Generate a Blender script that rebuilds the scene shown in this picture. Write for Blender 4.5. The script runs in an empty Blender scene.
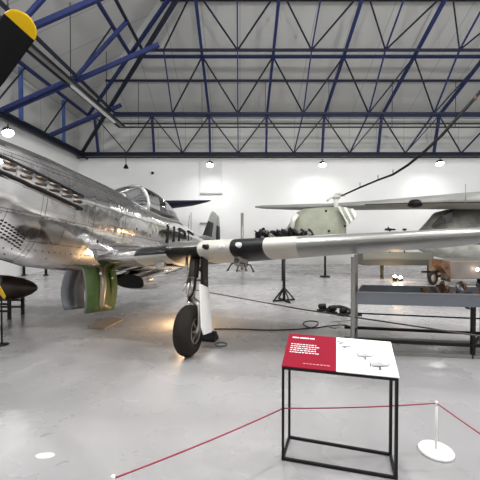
import bpy, bmesh, math, random
from mathutils import Vector, Matrix, Euler
random.seed(7)
S = bpy.context.scene
C = S.collection
PI = math.pi
V = Vector

# ------------------------------------------------------------------ materials
def mat(name, col, rough=.5, metal=0., var=0., vscale=4., bump=0., bscale=20., emit=None, es=0., trans=0., spec=None, coat=0.):
    m = bpy.data.materials.new(name); m.use_nodes = True
    nt = m.node_tree; b = nt.nodes['Principled BSDF']
    b.inputs['Base Color'].default_value = (*col, 1)
    b.inputs['Roughness'].default_value = rough
    b.inputs['Metallic'].default_value = metal
    b.inputs['Specular IOR Level'].default_value = .5 if spec is None else spec
    if trans: b.inputs['Transmission Weight'].default_value = trans
    if coat: b.inputs['Coat Weight'].default_value = coat
    if emit:
        b.inputs['Emission Color'].default_value = (*emit, 1); b.inputs['Emission Strength'].default_value = es
    tc = nt.nodes.new('ShaderNodeTexCoord')
    if var:
        n = nt.nodes.new('ShaderNodeTexNoise'); n.inputs['Scale'].default_value = vscale; n.inputs['Detail'].default_value = 5
        nt.links.new(tc.outputs['Object'], n.inputs['Vector'])
        r = nt.nodes.new('ShaderNodeMix'); r.data_type = 'RGBA'
        r.inputs[6].default_value = (*[c*(1-var) for c in col], 1); r.inputs[7].default_value = (*[min(1, c*(1+var)) for c in col], 1)
        mr = nt.nodes.new('ShaderNodeMapRange'); mr.inputs[1].default_value = .3; mr.inputs[2].default_value = .7
        nt.links.new(n.outputs['Fac'], mr.inputs[0]); nt.links.new(mr.outputs[0], r.inputs[0])
        nt.links.new(r.outputs[2], b.inputs['Base Color'])
    if bump:
        n2 = nt.nodes.new('ShaderNodeTexNoise'); n2.inputs['Scale'].default_value = bscale; n2.inputs['Detail'].default_value = 3
        nt.links.new(tc.outputs['Object'], n2.inputs['Vector'])
        bp = nt.nodes.new('ShaderNodeBump'); bp.inputs['Strength'].default_value = bump; bp.inputs['Distance'].default_value = .02
        nt.links.new(n2.outputs['Fac'], bp.inputs['Height']); nt.links.new(bp.outputs['Normal'], b.inputs['Normal'])
    return m

def metal_skin():
    m = mat('aluminium_skin', (.62, .61, .60), .24, 1.)
    nt = m.node_tree; b = nt.nodes['Principled BSDF']
    tc = [n for n in nt.nodes if n.type == 'TEX_COORD'][0]
    sep = nt.nodes.new('ShaderNodeSeparateXYZ'); nt.links.new(tc.outputs['Object'], sep.inputs[0])
    cmb = nt.nodes.new('ShaderNodeCombineXYZ'); nt.links.new(sep.outputs[1], cmb.inputs[0]); nt.links.new(sep.outputs[2], cmb.inputs[1])
    br = nt.nodes.new('ShaderNodeTexBrick'); br.inputs['Scale'].default_value = 1.
    br.inputs['Brick Width'].default_value = .78; br.inputs['Row Height'].default_value = .31; br.inputs['Mortar Size'].default_value = .004
    br.inputs['Color1'].default_value = (.76, .75, .74, 1); br.inputs['Color2'].default_value = (.70, .69, .685, 1); br.inputs['Mortar'].default_value = (.22, .22, .22, 1)
    nt.links.new(cmb.outputs[0], br.inputs['Vector']); nt.links.new(br.outputs['Color'], b.inputs['Base Color'])
    n = nt.nodes.new('ShaderNodeTexNoise'); n.inputs['Scale'].default_value = 3.2; n.inputs['Detail'].default_value = 4
    nt.links.new(tc.outputs['Object'], n.inputs['Vector'])
    mr = nt.nodes.new('ShaderNodeMapRange'); mr.inputs[1].default_value = .3; mr.inputs[2].default_value = .7; mr.inputs[3].default_value = .09; mr.inputs[4].default_value = .2
    nt.links.new(n.outputs['Fac'], mr.inputs[0]); nt.links.new(mr.outputs[0], b.inputs['Roughness'])
    bp = nt.nodes.new('ShaderNodeBump'); bp.inputs['Strength'].default_value = .5; bp.inputs['Distance'].default_value = .035
    n2 = nt.nodes.new('ShaderNodeTexNoise'); n2.inputs['Scale'].default_value = 2.6; n2.inputs['Detail'].default_value = 2
    nt.links.new(tc.outputs['Object'], n2.inputs['Vector'])
    nt.links.new(n2.outputs['Fac'], bp.inputs['Height']); nt.links.new(bp.outputs['Normal'], b.inputs['Normal'])
    return m

def floor_mat():
    m = mat('polished_floor', (.55, .54, .545), .3)
    nt = m.node_tree; b = nt.nodes['Principled BSDF']
    tc = [n for n in nt.nodes if n.type == 'TEX_COORD'][0]
    n = nt.nodes.new('ShaderNodeTexNoise'); n.inputs['Scale'].default_value = .45; n.inputs['Detail'].default_value = 6; n.inputs['Distortion'].default_value = .8
    nt.links.new(tc.outputs['Object'], n.inputs['Vector'])
    cr = nt.nodes.new('ShaderNodeValToRGB'); cr.color_ramp.elements[0].position = .36; cr.color_ramp.elements[0].color = (.29, .283, .287, 1)
    cr.color_ramp.elements[1].position = .6; cr.color_ramp.elements[1].color = (.38, .368, .372, 1)
    nt.links.new(n.outputs['Fac'], cr.inputs[0]); nt.links.new(cr.outputs[0], b.inputs['Base Color'])
    n2 = nt.nodes.new('ShaderNodeTexNoise'); n2.inputs['Scale'].default_value = 1.3; n2.inputs['Detail'].default_value = 5
    nt.links.new(tc.outputs['Object'], n2.inputs['Vector'])
    mr = nt.nodes.new('ShaderNodeMapRange'); mr.inputs[1].default_value = .35; mr.inputs[2].default_value = .65; mr.inputs[3].default_value = .20; mr.inputs[4].default_value = .36
    nt.links.new(n2.outputs['Fac'], mr.inputs[0]); nt.links.new(mr.outputs[0], b.inputs['Roughness'])
    return m

def clad_mat(name, c1, c2, axis, width):
    m = mat(name, c1, .6)
    nt = m.node_tree; b = nt.nodes['Principled BSDF']
    tc = [n for n in nt.nodes if n.type == 'TEX_COORD'][0]
    sep = nt.nodes.new('ShaderNodeSeparateXYZ'); nt.links.new(tc.outputs['Object'], sep.inputs[0])
    mp = nt.nodes.new('ShaderNodeMath'); mp.operation = 'PINGPONG'; mp.inputs[1].default_value = width/2
    nt.links.new(sep.outputs[axis], mp.inputs[0])
    lt = nt.nodes.new('ShaderNodeMath'); lt.operation = 'LESS_THAN'; lt.inputs[1].default_value = .02
    nt.links.new(mp.outputs[0], lt.inputs[0])
    mx = nt.nodes.new('ShaderNodeMix'); mx.data_type = 'RGBA'; mx.inputs[6].default_value = (*c1, 1); mx.inputs[7].default_value = (*c2, 1)
    nt.links.new(lt.outputs[0], mx.inputs[0]); nt.links.new(mx.outputs[2], b.inputs['Base Color'])
    return m

M = dict(
 skin=metal_skin(), floor=floor_mat(),
 wall=mat('white_wall', (.74, .74, .73), .7, var=.03, vscale=.6),
 wallgrey=mat('grey_wall_panel', (.62, .62, .62), .65),
 clad=clad_mat('roof_cladding', (.44, .44, .425), (.30, .30, .30), 0, 1.5),
 cladl=clad_mat('roof_cladding_side', (.44, .44, .425), (.30, .30, .30), 1, 1.5),
 blue=mat('blue_steel', (.018, .026, .095), .55, spec=.2),
 blueL=mat('bright_blue_steel', (.05, .10, .30), .45, .2),
 dark=mat('dark_steel', (.013, .015, .028), .55, spec=.2),
 black=mat('black_paint', (.006, .006, .007), .5, spec=.25),
 blackprop=mat('matt_black_blade', (.004, .004, .005), .6, spec=.15),
 yellow=mat('yellow_paint', (.62, .38, .0), .5, spec=.2),
 frame=mat('black_powder_coat', (.008, .008, .009), .5, .0, spec=.25),
 cream=mat('cream_stripe_paint', (.50, .485, .43), .4),
 stripeb=mat('black_stripe_paint', (.008, .008, .009), .45, spec=.25),
 olive=mat('antiglare_paint', (.016, .015, .013), .8),
 wing=mat('silver_wing_paint', (.33, .33, .31), .36, .55, var=.10, vscale=2.5),
 wingsilver=mat('light_silver_paint', (.46, .45, .43), .3, .8, var=.10, vscale=2.5),
 glass=mat('canopy_glass', (.93, .95, .95), .03, trans=1.),
 rubber=mat('tyre_rubber', (.022, .018, .016), .8, spec=.2, bump=.3, bscale=60),
 steel=mat('strut_steel', (.5, .48, .45), .28, 1.),
 darksteel=mat('oily_strut_metal', (.10, .09, .08), .45, .7),
 bronze=mat('burnt_exhaust_metal', (.15, .12, .10), .35, 1., var=.5, vscale=12),
 green=mat('green_primer', (.055, .10, .02), .5, var=.25, vscale=5),
 tanrib=mat('pale_rib_metal', (.40, .34, .25), .4, .5),
 greydoor=mat('dull_grey_door', (.20, .21, .225), .4, .7, var=.12, vscale=4),
 white=mat('white_paint', (.85, .84, .83), .4),
 whitesteel=mat('white_powder_coat', (.82, .81, .80), .35),
 red=mat('crimson_panel', (.27, .012, .03), .75, spec=.1),
 rope=mat('crimson_rope', (.30, .02, .05), .7),
 brown=mat('dark_brown_paint', (.028, .015, .012), .35),
 tan=mat('tan_board', (.34, .28, .22), .6),
 bluegrey=mat('blue_grey_sheet', (.18, .195, .225), .45, .3, var=.08, vscale=3),
 legmetal=mat('grey_galvanised', (.30, .29, .28), .4, .6),
 heliolive=mat('pale_olive_paint', (.27, .28, .215), .5, var=.15, vscale=2.5),
 camo=mat('mottled_grey_paint', (.25, .25, .225), .5, var=.6, vscale=1.4),
 camolight=mat('pale_underside_paint', (.66, .67, .62), .5, var=.35, vscale=2),
 greywing=mat('far_wing_grey', (.27, .27, .255), .45, var=.12, vscale=1.5),
 rust=mat('rusty_brown_metal', (.13, .07, .035), .6, .3, var=.6, vscale=6),
 brownbox=mat('brown_sheet', (.20, .17, .15), .5, .2, var=.25, vscale=1.5),
 debris=mat('corroded_debris', (.20, .18, .17), .65, .3, var=.6, vscale=14),
 lamp=mat('lamp_lens', (1, 1, 1), .4, emit=(1, .99, .97), es=60),
 warmlamp=mat('warm_lamp_lens', (1, .8, .5), .4, emit=(1, .62, .28), es=60),
 tube=mat('tube_cover', (.14, .145, .13), .4),
 ink=mat('print_ink', (.09, .09, .10), .6),
 inkgrey=mat('print_grey', (.40, .40, .41), .6),
 inklight=mat('print_light', (.62, .62, .62), .6),
 textw=mat('print_white', (.85, .80, .80), .6),
 hatch=mat('scuff_and_glint', (.66, .66, .65), .35), hatchd=mat('floor_scuff_dark', (.30, .29, .29), .5),  # the pale one is a lamp reflection painted on the floor
)

# ------------------------------------------------------------------ mesh helpers
class MB:
    def __init__(s): s.b = bmesh.new(); s.mi = 0
    def _tag(s, faces):
        for f in faces: f.material_index = s.mi; 
    def box(s, c, d, rot=None, bev=0):
        r = bmesh.ops.create_cube(s.b, size=1); vs = r['verts']
        bmesh.ops.scale(s.b, vec=d, verts=vs)
        if bev:
            es = list({e for v in vs for e in v.link_edges})
            rr = bmesh.ops.bevel(s.b, geom=es, offset=bev, segments=2, affect='EDGES', profile=.5); vs = list({v for f in rr['faces'] for v in f.verts} | {v for v in vs if v.is_valid})
        if rot is not None: bmesh.ops.rotate(s.b, matrix=rot, verts=vs)
        bmesh.ops.translate(s.b, vec=c, verts=vs)
        s._tag({f for v in vs for f in v.link_faces}); return s
    def tube(s, pts, r, n=10, caps=True, smooth=True):
        pts = [V(p) for p in pts]; rs = r if isinstance(r, (list, tuple)) else [r]*len(pts)
        rings = []; prev = None
        for i, p in enumerate(pts):
            t = (pts[min(i+1, len(pts)-1)]-pts[max(i-1, 0)]).normalized()
            if prev is None:
                a = V((0, 0, 1)) if abs(t.z) < .9 else V((1, 0, 0)); u = t.cross(a).normalized()
            else: u = (prev-t*prev.dot(t)).normalized()
            prev = u; w = t.cross(u)
            rings.append([s.b.verts.new(p+(u*math.cos(2*PI*k/n)+w*math.sin(2*PI*k/n))*rs[i]) for k in range(n)])
        s.loft(rings, caps, smooth); return s
    def loft(s, rings, caps=True, smooth=True, closed=True):
        fs = []
        for A, B in zip(rings, rings[1:]):
            n = len(A)
            for k in range(n if closed else n-1):
                try: f = s.b.faces.new((A[k], A[(k+1) % n], B[(k+1) % n], B[k])); f.smooth = smooth; fs.append(f)
                except ValueError: pass
        if caps:
            for R in (rings[0], rings[-1]):
                try: fs.append(s.b.faces.new(R))
                except ValueError: pass
        s._tag(fs); return fs
    def bar(s, a, b, w, h=None):
        a = V(a); b = V(b); h = h or w; d = b-a; L = d.length
        z = d.normalized(); up = V((0, 0, 1)) if abs(z.z) < .95 else V((0, 1, 0))
        x = z.cross(up).normalized(); y = z.cross(x)
        rot = Matrix((x, y, z)).transposed()
        return s.box((a+b)/2, (w, h, L), rot)
    def lathe(s, prof, o=(0, 0, 0), axis='Z', n=32, caps=True, smooth=True):
        o = V(o); rings = []
        for r, h in prof:
            ring = []
            for k in range(n):
                a = 2*PI*k/n; c, q = r*math.cos(a), r*math.sin(a)
                p = {'Z': (c, q, h), 'Y': (c, h, q), 'X': (h, c, q)}[axis]
                ring.append(s.b.verts.new(o+V(p)))
            rings.append(ring)
        s.loft(rings, caps, smooth); return s
    def torus(s, o, R, r, axis='X', n=40, m=14, sx=1.):
        o = V(o); rings = []
        for k in range(n):
            a = 2*PI*k/n; ring = []
            for j in range(m):
                b = 2*PI*j/m; rr = R+r*math.cos(b); h = r*sx*math.sin(b)
                c, q = rr*math.cos(a), rr*math.sin(a)
                p = {'Z': (c, q, h), 'Y': (c, h, q), 'X': (h, c, q)}[axis]
                ring.append(s.b.verts.new(o+V(p)))
            rings.append(ring)
        rings.append(rings[0]); s.loft(rings, False); return s
    def poly(s, pts, th=None):
        f = s.b.faces.new([s.b.verts.new(p) for p in pts]); s._tag([f])
        if th:
            r = bmesh.ops.extrude_face_region(s.b, geom=[f]); vs = [g for g in r['geom'] if isinstance(g, bmesh.types.BMVert)]
            bmesh.ops.translate(s.b, vec=th, verts=vs); s._tag({x for v in vs for x in v.link_faces})
        return s
    def ball(s, c, r, sc=(1, 1, 1), u=20, v=12):
        rr = bmesh.ops.create_uvsphere(s.b, u_segments=u, v_segments=v, radius=r); vs = rr['verts']
        bmesh.ops.scale(s.b, vec=sc, verts=vs); bmesh.ops.translate(s.b, vec=c, verts=vs)
        fs = {f for q in vs for f in q.link_faces}; s._tag(fs)
        for f in fs: f.smooth = True
        return s
    def chunk(s, c, r, sc, rot):
        rr = bmesh.ops.create_icosphere(s.b, subdivisions=2, radius=r); vs = rr['verts']
        for v in vs: v.co *= random.uniform(.6, 1.25)
        bmesh.ops.scale(s.b, vec=sc, verts=vs); bmesh.ops.rotate(s.b, matrix=Euler(rot).to_matrix(), verts=vs); bmesh.ops.translate(s.b, vec=c, verts=vs)
        s._tag({f for q in vs for f in q.link_faces}); return s
    def build(s, name, mats, parent=None, loc=None):
        bmesh.ops.recalc_face_normals(s.b, faces=s.b.faces)
        me = bpy.data.meshes.new(name); s.b.to_mesh(me); s.b.free()
        for m in (mats if isinstance(mats, (list, tuple)) else [mats]): me.materials.append(m)
        o = bpy.data.objects.new(name, me); C.objects.link(o)
        if parent: o.parent = parent
        if loc: o.location = loc
        return o

def tag(o, label=None, cat=None, group=None, kind=None):
    if label: o['label'] = label
    if cat: o['category'] = cat
    if group: o['group'] = group
    if kind: o['kind'] = kind
    return o
def thing(name, label, cat, loc=(0, 0, 0), rz=0, group=None):
    o = bpy.data.objects.new(name, None); C.objects.link(o); o.location = loc; o.rotation_euler = (0, 0, rz)
    return tag(o, label, cat, group)
def struct(o): o['kind'] = 'structure'; return o
def copy_tree(o, parent=None):
    c = o.copy(); C.objects.link(c); c.parent = parent
    for ch in list(o.children): copy_tree(ch, c)
    return c

# ------------------------------------------------------------------ camera
H = 1.6565; F = 335.9; PIT = -.01725
cd = bpy.data.cameras.new('camera'); cam = bpy.data.objects.new('camera', cd); C.objects.link(cam); S.camera = cam
cam.location = (0, 0, H); cam.rotation_euler = (PI/2+PIT, 0, 0)
cd.sensor_width = 36; cd.lens = F/480*36; cd.clip_start = .05
def at(u, v, Y):              # a point at distance Y into the hall, as surveyed from the photograph
    a = (u-240)/F; b = -(v-240)/F; c, s = math.cos(PIT), math.sin(PIT)
    d = V((a, c-b*s, s+b*c)); t = Y/d.y
    return V((d.x*t, Y, H+d.z*t))
def on(u, v, z=0):            # a point at height z
    a = (u-240)/F; b = -(v-240)/F; c, s = math.cos(PIT), math.sin(PIT)
    d = V((a, c-b*s, s+b*c)); t = (z-H)/d.z
    return V((d.x*t, d.y*t, z))

# ------------------------------------------------------------------ hall
YW, XL, XR, YB, ZE = 18.5, -8.8, 19., -9., 5.88
b = MB(); b.box(((XL+XR)/2, (YW+YB)/2, -.1), (XR-XL+.6, YW-YB+.6, .2)); struct(b.build('floor', M['floor']))
b = MB(); b.box(((XL+XR)/2, YW+.15, ZE/2), (XR-XL+.6, .3, ZE)); struct(b.build('wall_far', M['wall']))
b = MB(); b.box(((XL+XR)/2, YW+.2, ZE+1.3), (XR-XL+.6, .3, 2.6)); struct(b.build('wall_far_upper', M['clad']))
b = MB(); b.box((XL-.15, (YW+YB)/2, ZE/2), (.3, YW-YB, ZE)); struct(b.build('wall_left', M['wall']))
b = MB(); b.box((XL-.2, (YW+YB)/2, ZE+1.3), (.3, YW-YB, 2.6)); struct(b.build('wall_left_upper', M['cladl']))
b = MB(); b.box((XR+.15, (YW+YB)/2, 4.2), (.3, YW-YB, 8.4)); struct(b.build('wall_right', M['wallgrey']))
b = MB(); b.box(((XL+XR)/2, YB-.15, 6), (XR-XL+.6, .3, 12.)); struct(b.build('wall_back', M['wallgrey']))
# hipped roof
ZR, SL = 8.0, .47
s1 = 8.; zt = ZR+SL*s1; hx = XL+1.03*s1
b = MB()
b.poly([(XL, YW, ZR), (XR, YW, ZR), (XR, YW-s1, zt), (hx, YW-s1, zt)], (0, 0, .15))
struct(b.build('ceiling', M['clad']))
b = MB(); b.poly([(XL, YW, ZR), (hx, YW-s1, zt), (hx, YB, zt), (XL, YB, ZR)], (0, 0, .15)); struct(b.build('ceiling_left_slope', M['cladl']))
b = MB(); b.poly([(hx, YW-s1, zt), (XR, YW-s1, zt), (XR, YB, zt), (hx, YB, zt)], (0, 0, .15)); struct(b.build('ceiling_flat', M['clad']))
# wall recess panel with bars (far wall)
pa, pb = at(200, 166, YW), at(222, 264, YW)
b = MB(); b.box(((pa.x+pb.x)/2, YW-.02, ZE/2), (pb.x-pa.x, .04, ZE-.2)); dr = struct(b.build('door_1', M['wall']))
b = MB(); z0 = at(200, 193, YW).z; b.box(((pa.x+pb.x)/2, YW-.06, (z0+ZE-.2)/2), (pb.x-pa.x, .05, ZE-.2-z0)); b.build('upper_panel', M['wallgrey'], dr)
for v_, w_ in ((193.5, 22), (223.3, 9)):
    p = at(200, v_, YW-.1); b = MB(); b.box((p.x+w_/F*YW/2, YW-.1, p.z), (w_/F*YW, .06, .09)); b.build('crossbar', M['legmetal'], dr)
# eave beams
b = MB(); b.bar((XL, YW-.25, ZE+.1), (XR, YW-.25, ZE+.1), .25, .16); b.bar((XL, YW-.3, ZE-.1), (XR, YW-.3, ZE-.1), .06, .05)
struct(b.build('trim_far_eave', M['dark']))
b = MB(); b.bar((XL+.25, YW, ZE+.1), (XL+.25, YB, ZE+.1), .16, .25); b.bar((XL+.45, YW, ZE-.1), (XL+.45, YB, ZE-.1), .05, .08)
struct(b.build('trim_left_eave', M['dark']))

# roof steel -------------------------------------------------------
P = 3.0
rowsB = [(.35, 6.02), (3.0, 7.2), (4.75, 9.12), (7.0, 10.6)]   # bottom chords: distance from the wall, height
rowsT = [(.85, 7.85), (4.1, 9.2), (6.6, 10.3)]                   # top chords
def hipx(s): return XL+1.02*s
def chordpts(row, side, a, bb):
    s, z = row
    return [(a, YW-s, z), (bb, YW-s, z)] if side == 'far' else [(hipx(s), a, z), (hipx(s), bb, z)]
def nodes(row, side, off):
    s, z = row; out = []
    if side == 'far':
        x = off
        while x > hipx(s)+.2: x -= P
        x += P
        while x < 15: out.append(V((x, YW-s, z))); x += P
    else:
        y = YW-s-off
        while y > 1: out.append(V((hipx(s), y, z))); y -= P
    return out
names = ['beside the wall', 'in the middle', 'nearest the camera']
for side in ('far', 'left'):
    for i in range(3):
        rb, rt = rowsB[i], rowsT[i]
        t = thing('roof_truss', f'dark lattice girder across the far roof slope, {names[i]}' if side == 'far' else f'dark lattice girder running along the left roof slope, {["lowest by the eave","middle one","highest one"][i]}', 'roof truss')
        end = 15 if side == 'far' else 1.
        for row, nm, w in ((rb, 'bottom_chord', .09), (rt, 'top_chord', .11)):
            st = hipx(row[0]) if side == 'far' else YW-row[0]
            p, q_ = chordpts(row, side, st, end)
            m_ = MB(); m_.bar(p, q_, w, w); m_.build(nm, M['blue'] if nm == 'top_chord' else M['dark'], t)
        nb, nt_ = nodes(rb, side, -.1 if side == 'far' else .6), nodes(rt, side, -1.6 if side == 'far' else 2.1)
        for n1 in nb:
            for n2 in nt_:
                dd = abs(n1.x-n2.x) if side == 'far' else abs(n1.y-n2.y)
                if dd < P*.62:
                    m_ = MB(); m_.bar(n1, n2, .05); m_.build('web_brace', M['dark'], t)
# sloping rafters on the node lines
rk = 0
def rafter(pts, w, m, lab, grp):
    m_ = MB()
    for p, q_ in zip(pts, pts[1:]): m_.bar(p, q_, w, w*1.3)
    tag(m_.build('roof_rafter', m), lab, 'rafter', grp)
for k in range(-3, 5):
    x = 1.4+P*k
    pts = [V((x, YW-.4, 6.0))]+[V((x, YW-s, z)) for s, z in rowsT]+[V((x, YW-9, 11.4))]
    pts = [p for p in pts if p.x > hipx(YW-p.y)+.1]
    if len(pts) > 1: rafter(pts, .11, M['blue'], 'blue steel rafter sloping down the far roof to the eave', 'blue rafters on the far roof slope')
for k in range(-3, 5):
    x = -.1+P*k
    pts = [V((x, YW-s, z)) for s, z in rowsB]
    pts = [p for p in pts if p.x > hipx(YW-p.y)+.1]
    if len(pts) > 1: rafter(pts, .05, M['blue'], 'thin blue tie rod joining the bottom chords of the far roof', 'thin ties under the far roof slope')
for k in range(5):
    y = 15.05-2.93*k; xe = min(hipx(YW-y), -2.9)
    rafter([V((XL+.2, y, 5.98)), V((xe, y, 5.98+.43*(xe-XL-.2)))], .11, M['blue'], 'heavy dark rafter climbing the left roof slope', 'heavy rafters on the left roof slope')
    y = YW-.6-P*k
    pts = [V((hipx(s), y, z)) for s, z in rowsB if y < YW-s]
    if len(pts) > 1: rafter(pts, .09, M['blue'], 'slim blue rafter under the left roof slope', 'slim rafters on the left roof slope')
for k in range(5):
    y = YW-2.5-3.1*k
    m_ = MB(); m_.bar((XL+.45, y, 6.), (XL+.45, y, 8.0), .12, .1); tag(m_.build('roof_post', M['blueL']), 'bright blue upright between left eave beam and roof', 'post', 'bright blue uprights above the left wall')
# hip beam
m_ = MB(); m_.bar((XL+.3, YW-.3, 6.1), (hipx(6.9), YW-6.9, 10.3), .13); tag(m_.build('hip_beam', M['dark']), 'dark diagonal beam under the corner where two roof slopes meet', 'beam')
m_ = MB(); m_.bar((hipx(.85), YW-.85, 7.85), (hipx(9), YW-9, 11.6), .12); tag(m_.build('hip_beam', M['blue']), 'blue upper diagonal beam along the roof corner above the dark one', 'beam')
# purlins directly under the cladding
for i, s in enumerate((2.3, 5.6)):
    z = ZR+SL*s-.08
    m_ = MB(); m_.bar((XL+1.03*s, YW-s, z), (15, YW-s, z), .07, .09); tag(m_.build('roof_purlin', M['dark']), ['lower dark purlin running across the far roof cladding', 'upper dark purlin running across the far roof cladding'][i], 'purlin')
for u, Yy in ((232, 13.), (262, 13.), (344, 13.2), (400, 13.2), (452, 13.2), (310, 16)):
    pass
# service rails (double) across the far side and along the left
zt_, yt_, xt_ = 6.72, 16., -5.7
t = thing('service_rail', 'thin double black rail hung across the hall before the far wall', 'rail')
for dz in (0, .17):
    m_ = MB(); m_.bar((xt_, yt_, zt_+dz), (15, yt_, zt_+dz), .05, .06); m_.build('rail', M['black'], t)
for k in range(7):
    x = xt_+.9+k*3.
    m_ = MB(); m_.bar((x, yt_, zt_), (x, yt_, 7.2+SL*2+.8), .02); m_.build('hanger', M['dark'], t)
t = thing('cable_tray', 'grey-green cable tray running from the roof corner toward the nose', 'cable tray')
for dx, w, mm, nm in ((0, .10, 'dark', 'tray_side'), (.28, .06, 'black', 'tray_side'), (.14, .14, 'tube', 'tray_floor')):
    m_ = MB(); m_.bar((xt_+dx, yt_-.06, zt_), (xt_+dx, 3.5, zt_-.25), .06 if nm == 'tray_side' else .16, w if nm == 'tray_side' else .03); m_.build(nm, M[mm], t)
for k in range(4):
    m_ = MB(); m_.bar((xt_+.1, 14.2-k*3, zt_), (xt_+.1, 14.2-k*3, 9.3), .02); m_.build('hanger', M['dark'], t)
t = thing('tube_light', 'long pale tube light fixed along the cable tray', 'lamp')
m_ = MB(); m_.bar((xt_+.13, 15., zt_-.1), (xt_+.13, 11.2, zt_-.15), .10, .07); m_.build('cover', mat('tube_glow', (.5, .5, .5), .4, emit=(1, 1, 1), es=.06), t)

# wall lamps ---------------------------------------------------------
def wall_lamp(p, d, lab, power, em='lamp', grp=None):
    t = thing('spot_lamp', lab, 'lamp', p, group=grp)
    d = V(d).normalized(); q_ = d.to_track_quat('Z', 'Y').to_euler()
    a = MB(); a.lathe([(.05, -.16), (.14, -.14), (.19, 0), (.18, .0)], n=20); h = a.build('housing', M['frame'], t); h.rotation_euler = q_
    a = MB(); a.ball((0, 0, 0), .17, (1, 1, .5)); h = a.build('lens', M[em], t); h.rotation_euler = q_
    a = MB(); a.bar((0, 0, .05), (0, 0, .3), .03); a.build('bracket', M['frame'], t)
    l = bpy.data.lights.new('spot', 'SPOT'); l.energy = power*.36; l.spot_size = 2.75; l.spot_blend = 1.; l.shadow_soft_size = .13
    lo = bpy.data.objects.new('spot_bulb', l); C.objects.link(lo); lo.location = V(p)+d*.1; lo.rotation_euler = V((-.3*d.x, -.3*(1 if d.x == 0 else 0), 1)).to_track_quat('Z', 'Y').to_euler()
for u, v, k in ((210, 165, 'left'), (322.5, 165, 'middle'), (440, 163.5, 'right')):
    p = at(u, v, YW-1.5); wall_lamp(p, (0, -.35, -1), f'glowing white lamp below the far eave, {k} of three', 520)
p = at(8, 133, 11.6); wall_lamp(p, (.5, -.3, -1), 'glowing white lamp on the left eave above the nose cowling', 520)
p = at(126, 168, YW-1.); t = thing('spot_lamp', 'small unlit dark lamp hanging under the far eave left of the cockpit', 'lamp', p)
a = MB(); a.lathe([(.05, .18), (.13, .0), (.14, -.02), (.02, -.03)], n=16); a.build('housing', M['frame'], t)
a = MB(); a.bar((0, 0, .15), (0, 0, ZE-p.z-.0), .03); a.build('bracket', M['frame'], t)
p = at(152.5, 173, YW-.05); a = MB(); a.box(p, (.14, .1, .14), bev=.02); tag(a.build('wall_sensor', M['frame']), 'tiny black sensor box high on the far wall above the cockpit', 'sensor')

# overhead lamps added to light the hall (outside the frame, above and behind)
def bay(x, y, z, e):
    t = thing('added_fill_lamp', 'round unseen lamp added under the roof to light the hall floor', 'lamp', (x, y, z), group='added unseen lamps above the hall')
    a = MB(); a.lathe([(.1, .35), (.16, .3), (.36, .02), (.35, 0)], n=24); a.build('reflector', M['frame'], t)
    a = MB(); a.lathe([(.001, .012), (.33, .012), (.33, .03)], n=24); a.build('lens', M['lamp'], t)
    a = MB(); a.bar((0, 0, .3), (0, 0, zt-z), .03); a.build('hanger', M['frame'], t)
    if y > 5:
        l = bpy.data.lights.new('bay', 'AREA'); l.shape = 'DISK'; l.size = .66; l.energy = 300
    else:
        l = bpy.data.lights.new('bay', 'POINT'); l.shadow_soft_size = .3; l.energy = {-6.: 110, -1.5: 230, 3.: 880}[y]
    o = bpy.data.objects.new('added_fill_bulb', l); C.objects.link(o); o.location = (x, y, z-(.02 if y > 5 else .34))
for x in (-5.5, .5, 6.5, 12.5):
    for y in (-6., -1.5, 3.0, 7.6):
        bay(x, y, 10.4 if y > 5 else 8.6, 330)

# ------------------------------------------------------------------ fighter aircraft
TH = .1311; WR = .345
wy, wz_ = 2.75, -1.70
zoff = -(-wy*math.sin(TH)+wz_*math.cos(TH)-WR)
yaw = -.2498; xc, yc = -1.7455, 3.6727
ox = -xc*math.sin(-yaw)+(-yc)*math.cos(yaw); oy = -xc*math.cos(yaw)+(-yc)*math.sin(yaw)
PL = thing('fighter_aircraft', 'silver propeller fighter with black and cream striped wing, nose at left', 'aircraft', (ox, oy, 0))
PL.location = (ox, oy, zoff)
PL.rotation_euler = Euler((-TH, 0, yaw))
# fuselage stations: y, top, bottom, halfwidth, exponent
ST = [(.66, .40, -.36, .34, 2.1), (.72, .45, -.50, .37, 2.2), (.95, .50, -.66, .40, 2.3), (1.3, .52, -.80, .43, 2.4), (1.8, .53, -.91, .455, 2.5), (2.4, .51, -.95, .47, 2.6),
      (3.0, .50, -.93, .48, 2.6), (3.5, .47, -.90, .48, 2.6), (3.7, .42, -.89, .48, 2.6), (4.3, .39, -.92, .47, 2.6), (5.0, .38, -.98, .45, 2.5), (5.6, .38, -.95, .41, 2.4),
      (6.0, .37, -.88, .375, 2.3), (6.5, .31, -.74, .33, 2.2), (7.0, .25, -.60, .29, 2.2), (8.0, .18, -.38, .19, 2.1), (9.0, .14, -.2, .09, 2.0), (9.55, .1, -.1, .04, 2.)]
def interp(y):
    for A, B in zip(ST, ST[1:]):
        if A[0] <= y <= B[0]:
            t = (y-A[0])/(B[0]-A[0]); return [A[i]*(1-t)+B[i]*t for i in range(5)]
    return ST[0] if y < ST[0][0] else ST[-1]
def sect(y, a):
    _, top, bot, w, n = interp(y)
    c, s = math.cos(a), math.sin(a); zc = .0
    # angle a: 0 = port side, pi/2 = top
    if s > 0: n = 2.-.0*n+.15*max(0, 1-max(0, y-1.5)/1.5)
    x = w*math.copysign(abs(c)**(2/n), c)
    z = zc+(top if s > 0 else -bot)*math.copysign(abs(s)**(2/n), s)
    if s < 0: x *= 1-.25*abs(s)**2
    return V((x, y, z))
def side(y, z, off=0):        # port skin point at (y,z)
    best = min((sect(y, a*PI/360) for a in range(-180, 181)), key=lambda p: abs(p.z-z))
    return V((best.x+off, y, best.z))
b = MB(); ys = [.66+(9.55-.66)*i/110 for i in range(111)]; N = 64; rings = []
for y in ys: rings.append([b.b.verts.new(sect(y, 2*PI*k/N)) for k in range(N)])
b.loft(rings)
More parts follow.
